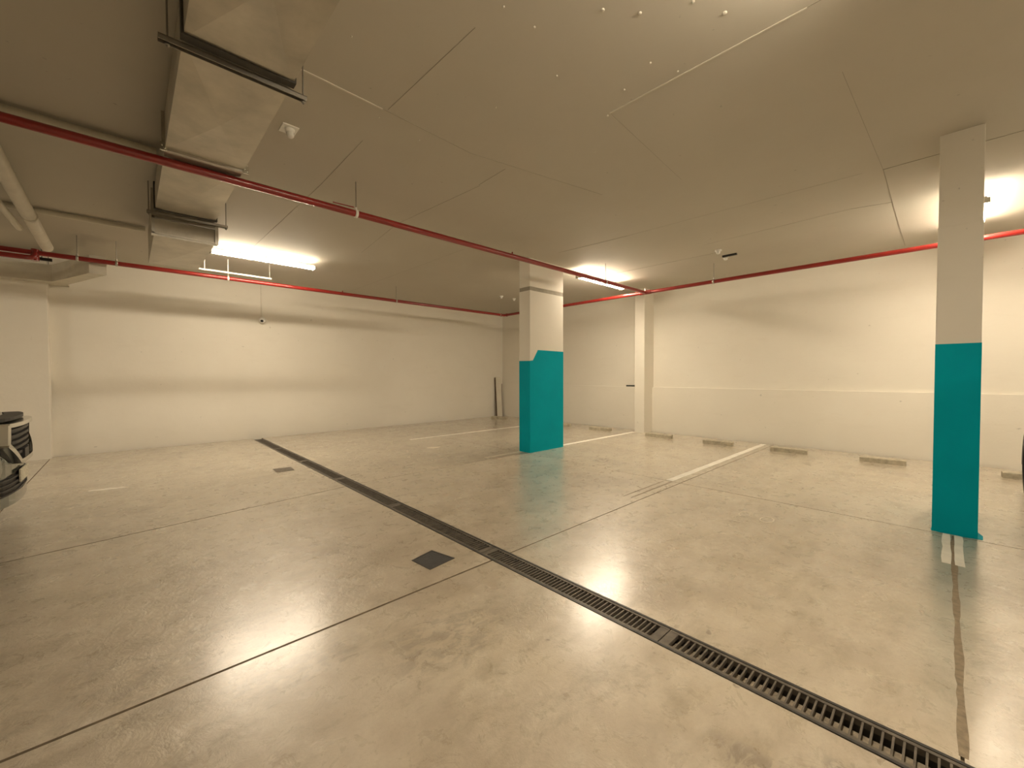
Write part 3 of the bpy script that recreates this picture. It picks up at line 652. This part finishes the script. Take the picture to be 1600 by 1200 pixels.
    def ribbon(pts, d0, d1, wd):                  # strip following the nose; pts (y,z)
        mb = MB()
        for i in range(len(pts)-1):
            (ya, za), (yb_, zb_) = pts[i], pts[i+1]; m_ = max(1, int(abs(yb_-ya)/.08))
            for k in range(m_):
                u, v = k/m_, (k+1)/m_
                P = [(ya+(yb_-ya)*q, za+(zb_-za)*q) for q in (u, v)]
                dy, dz = yb_-ya, zb_-za; L_ = math.hypot(dy, dz); ny, nz = -dz/L_*wd/2, dy/L_*wd/2
                V = [(fx(y+ss*ny)+d, y+ss*ny, z+ss*nz) for d in (d0, d1) for (y, z) in P for ss in (-1, 1)]
                mb.add(V, [(4, 5, 7, 6), (0, 2, 3, 1), (0, 4, 6, 2), (1, 3, 7, 5), (0, 1, 5, 4), (2, 6, 7, 3)])
        return mb
    def panel(y0, y1, zlo, zhi, d0, d1, n=12):    # panel following the nose, z bounds are functions of y
        mb = MB(); vs = []
        for i in range(n+1):
            y = y0+(y1-y0)*i/n
            vs += [(fx(y)+d1, y, zlo(y)), (fx(y)+d1, y, zhi(y)), (fx(y)+d0, y, zhi(y)), (fx(y)+d0, y, zlo(y))]
        mb.add(vs, [(4*i+k, 4*i+(k+1) % 4, 4*i+4+(k+1) % 4, 4*i+4+k) for i in range(n) for k in range(4)]+[(3, 2, 1, 0), (4*n, 4*n+1, 4*n+2, 4*n+3)])
        return mb
    zl = lambda y: .57+max(0, abs(y)-.30)*.55
    B(panel(-.50, .56, zl, lambda y: .925-abs(y)*.02, -.12, .02), 'grille', 'dark_trim')
    for k in range(5):
        z = .66+k*.053; h = .49-max(0, .13-k*.035)*1.5
        B(ribbon([(-h, z), (h, z)], -.02, .05, .026), 'grille_slat', 'slat')
    B(ribbon([(-.50, .925), (.56, .925)], -.03, .075, .035), 'grille_surround', 'chrome')
    B(ribbon([(-.50, .93), (-.51, .76), (-.27, .585), (.30, .585), (.58, .76), (.56, .93)], -.03, .075, .04), 'grille_surround', 'chrome')
    B(panel(-.10, .10, lambda y: .60, lambda y: .68, .0, .065, 4), 'grille_bar', 'slat')
    B(panel(-.62, .62, lambda y: .958+.0*y, lambda y: .988, -.10, .02), 'hood_lip', 'dark_trim')
    B(panel(-.84, .84, lambda y: .43, lambda y: .575+max(0, abs(y)-.3)*.5, -.12, .015), 'bumper', paint)
    B(panel(-.72, .72, lambda y: .29+abs(y)*.05, lambda y: .50-abs(y)*.08, -.06, .022), 'lower_intake', 'dark_trim')
    for k in range(4):
        z = .325+k*.042; B(ribbon([(-.60, z), (.60, z)], -.01, .034, .014), 'intake_slat', 'slat')
    B(panel(-.84, .84, lambda y: .21+abs(y)*.03, lambda y: .305+abs(y)*.04, -.16, .03), 'bumper_lip', paint)
    for s in (-1, 1):
        hl = panel(s*.66, s*.90, lambda y: .74, lambda y: .90, -.10, .02, 6) if s > 0 else panel(-.90, -.66, lambda y: .74, lambda y: .90, -.10, .02, 6)
        B(hl, 'headlamp', 'lens')
        B(ribbon([(s*.64, .91), (s*.90, .925)], -.03, .035, .02), 'lamp_trim', 'chrome')
        B(panel(min(s*.66, s*.84), max(s*.66, s*.84), lambda y: .42, lambda y: .52, -.05, .03, 4), 'fog_lamp_recess', 'dark_trim')
    B(MB().bbox(.035, .048, -.19, .19, .385, .50, .003), 'number_plate', 'plate')
    B(MB().bbox(-4.70, -4.62, -.26, .26, .60, .72, .003), 'number_plate', 'plate')
    for s in (-1, 1):
        B(MB().bbox(-4.66, -4.45, s*.74-.12, s*.74+.12, .82, 1.02, .02), 'tail_lamp', 'red')
        B(MB().bbox(-2.2, -2.05, s*.945-.01, s*.945+.01, .92, .95, .004), 'door_handle', 'chrome')
        for xd in (-1.45, -2.62, -3.4): B(MB().box(xd-.003, xd+.003, s*.941-.004, s*.941+.004, .35, 1.08), 'door_gap', 'dark_trim')
    return c
car('parked_car', 'silver-grey car with a large slatted grille, only its nose visible at the left edge', (-.775, 5.97, 0), 0, 'car_grey')
car('parked_car', 'pale car parked nose to the right wall, only a sliver showing at the right edge', (8.07, -1.578, 0), 0, 'car_white')
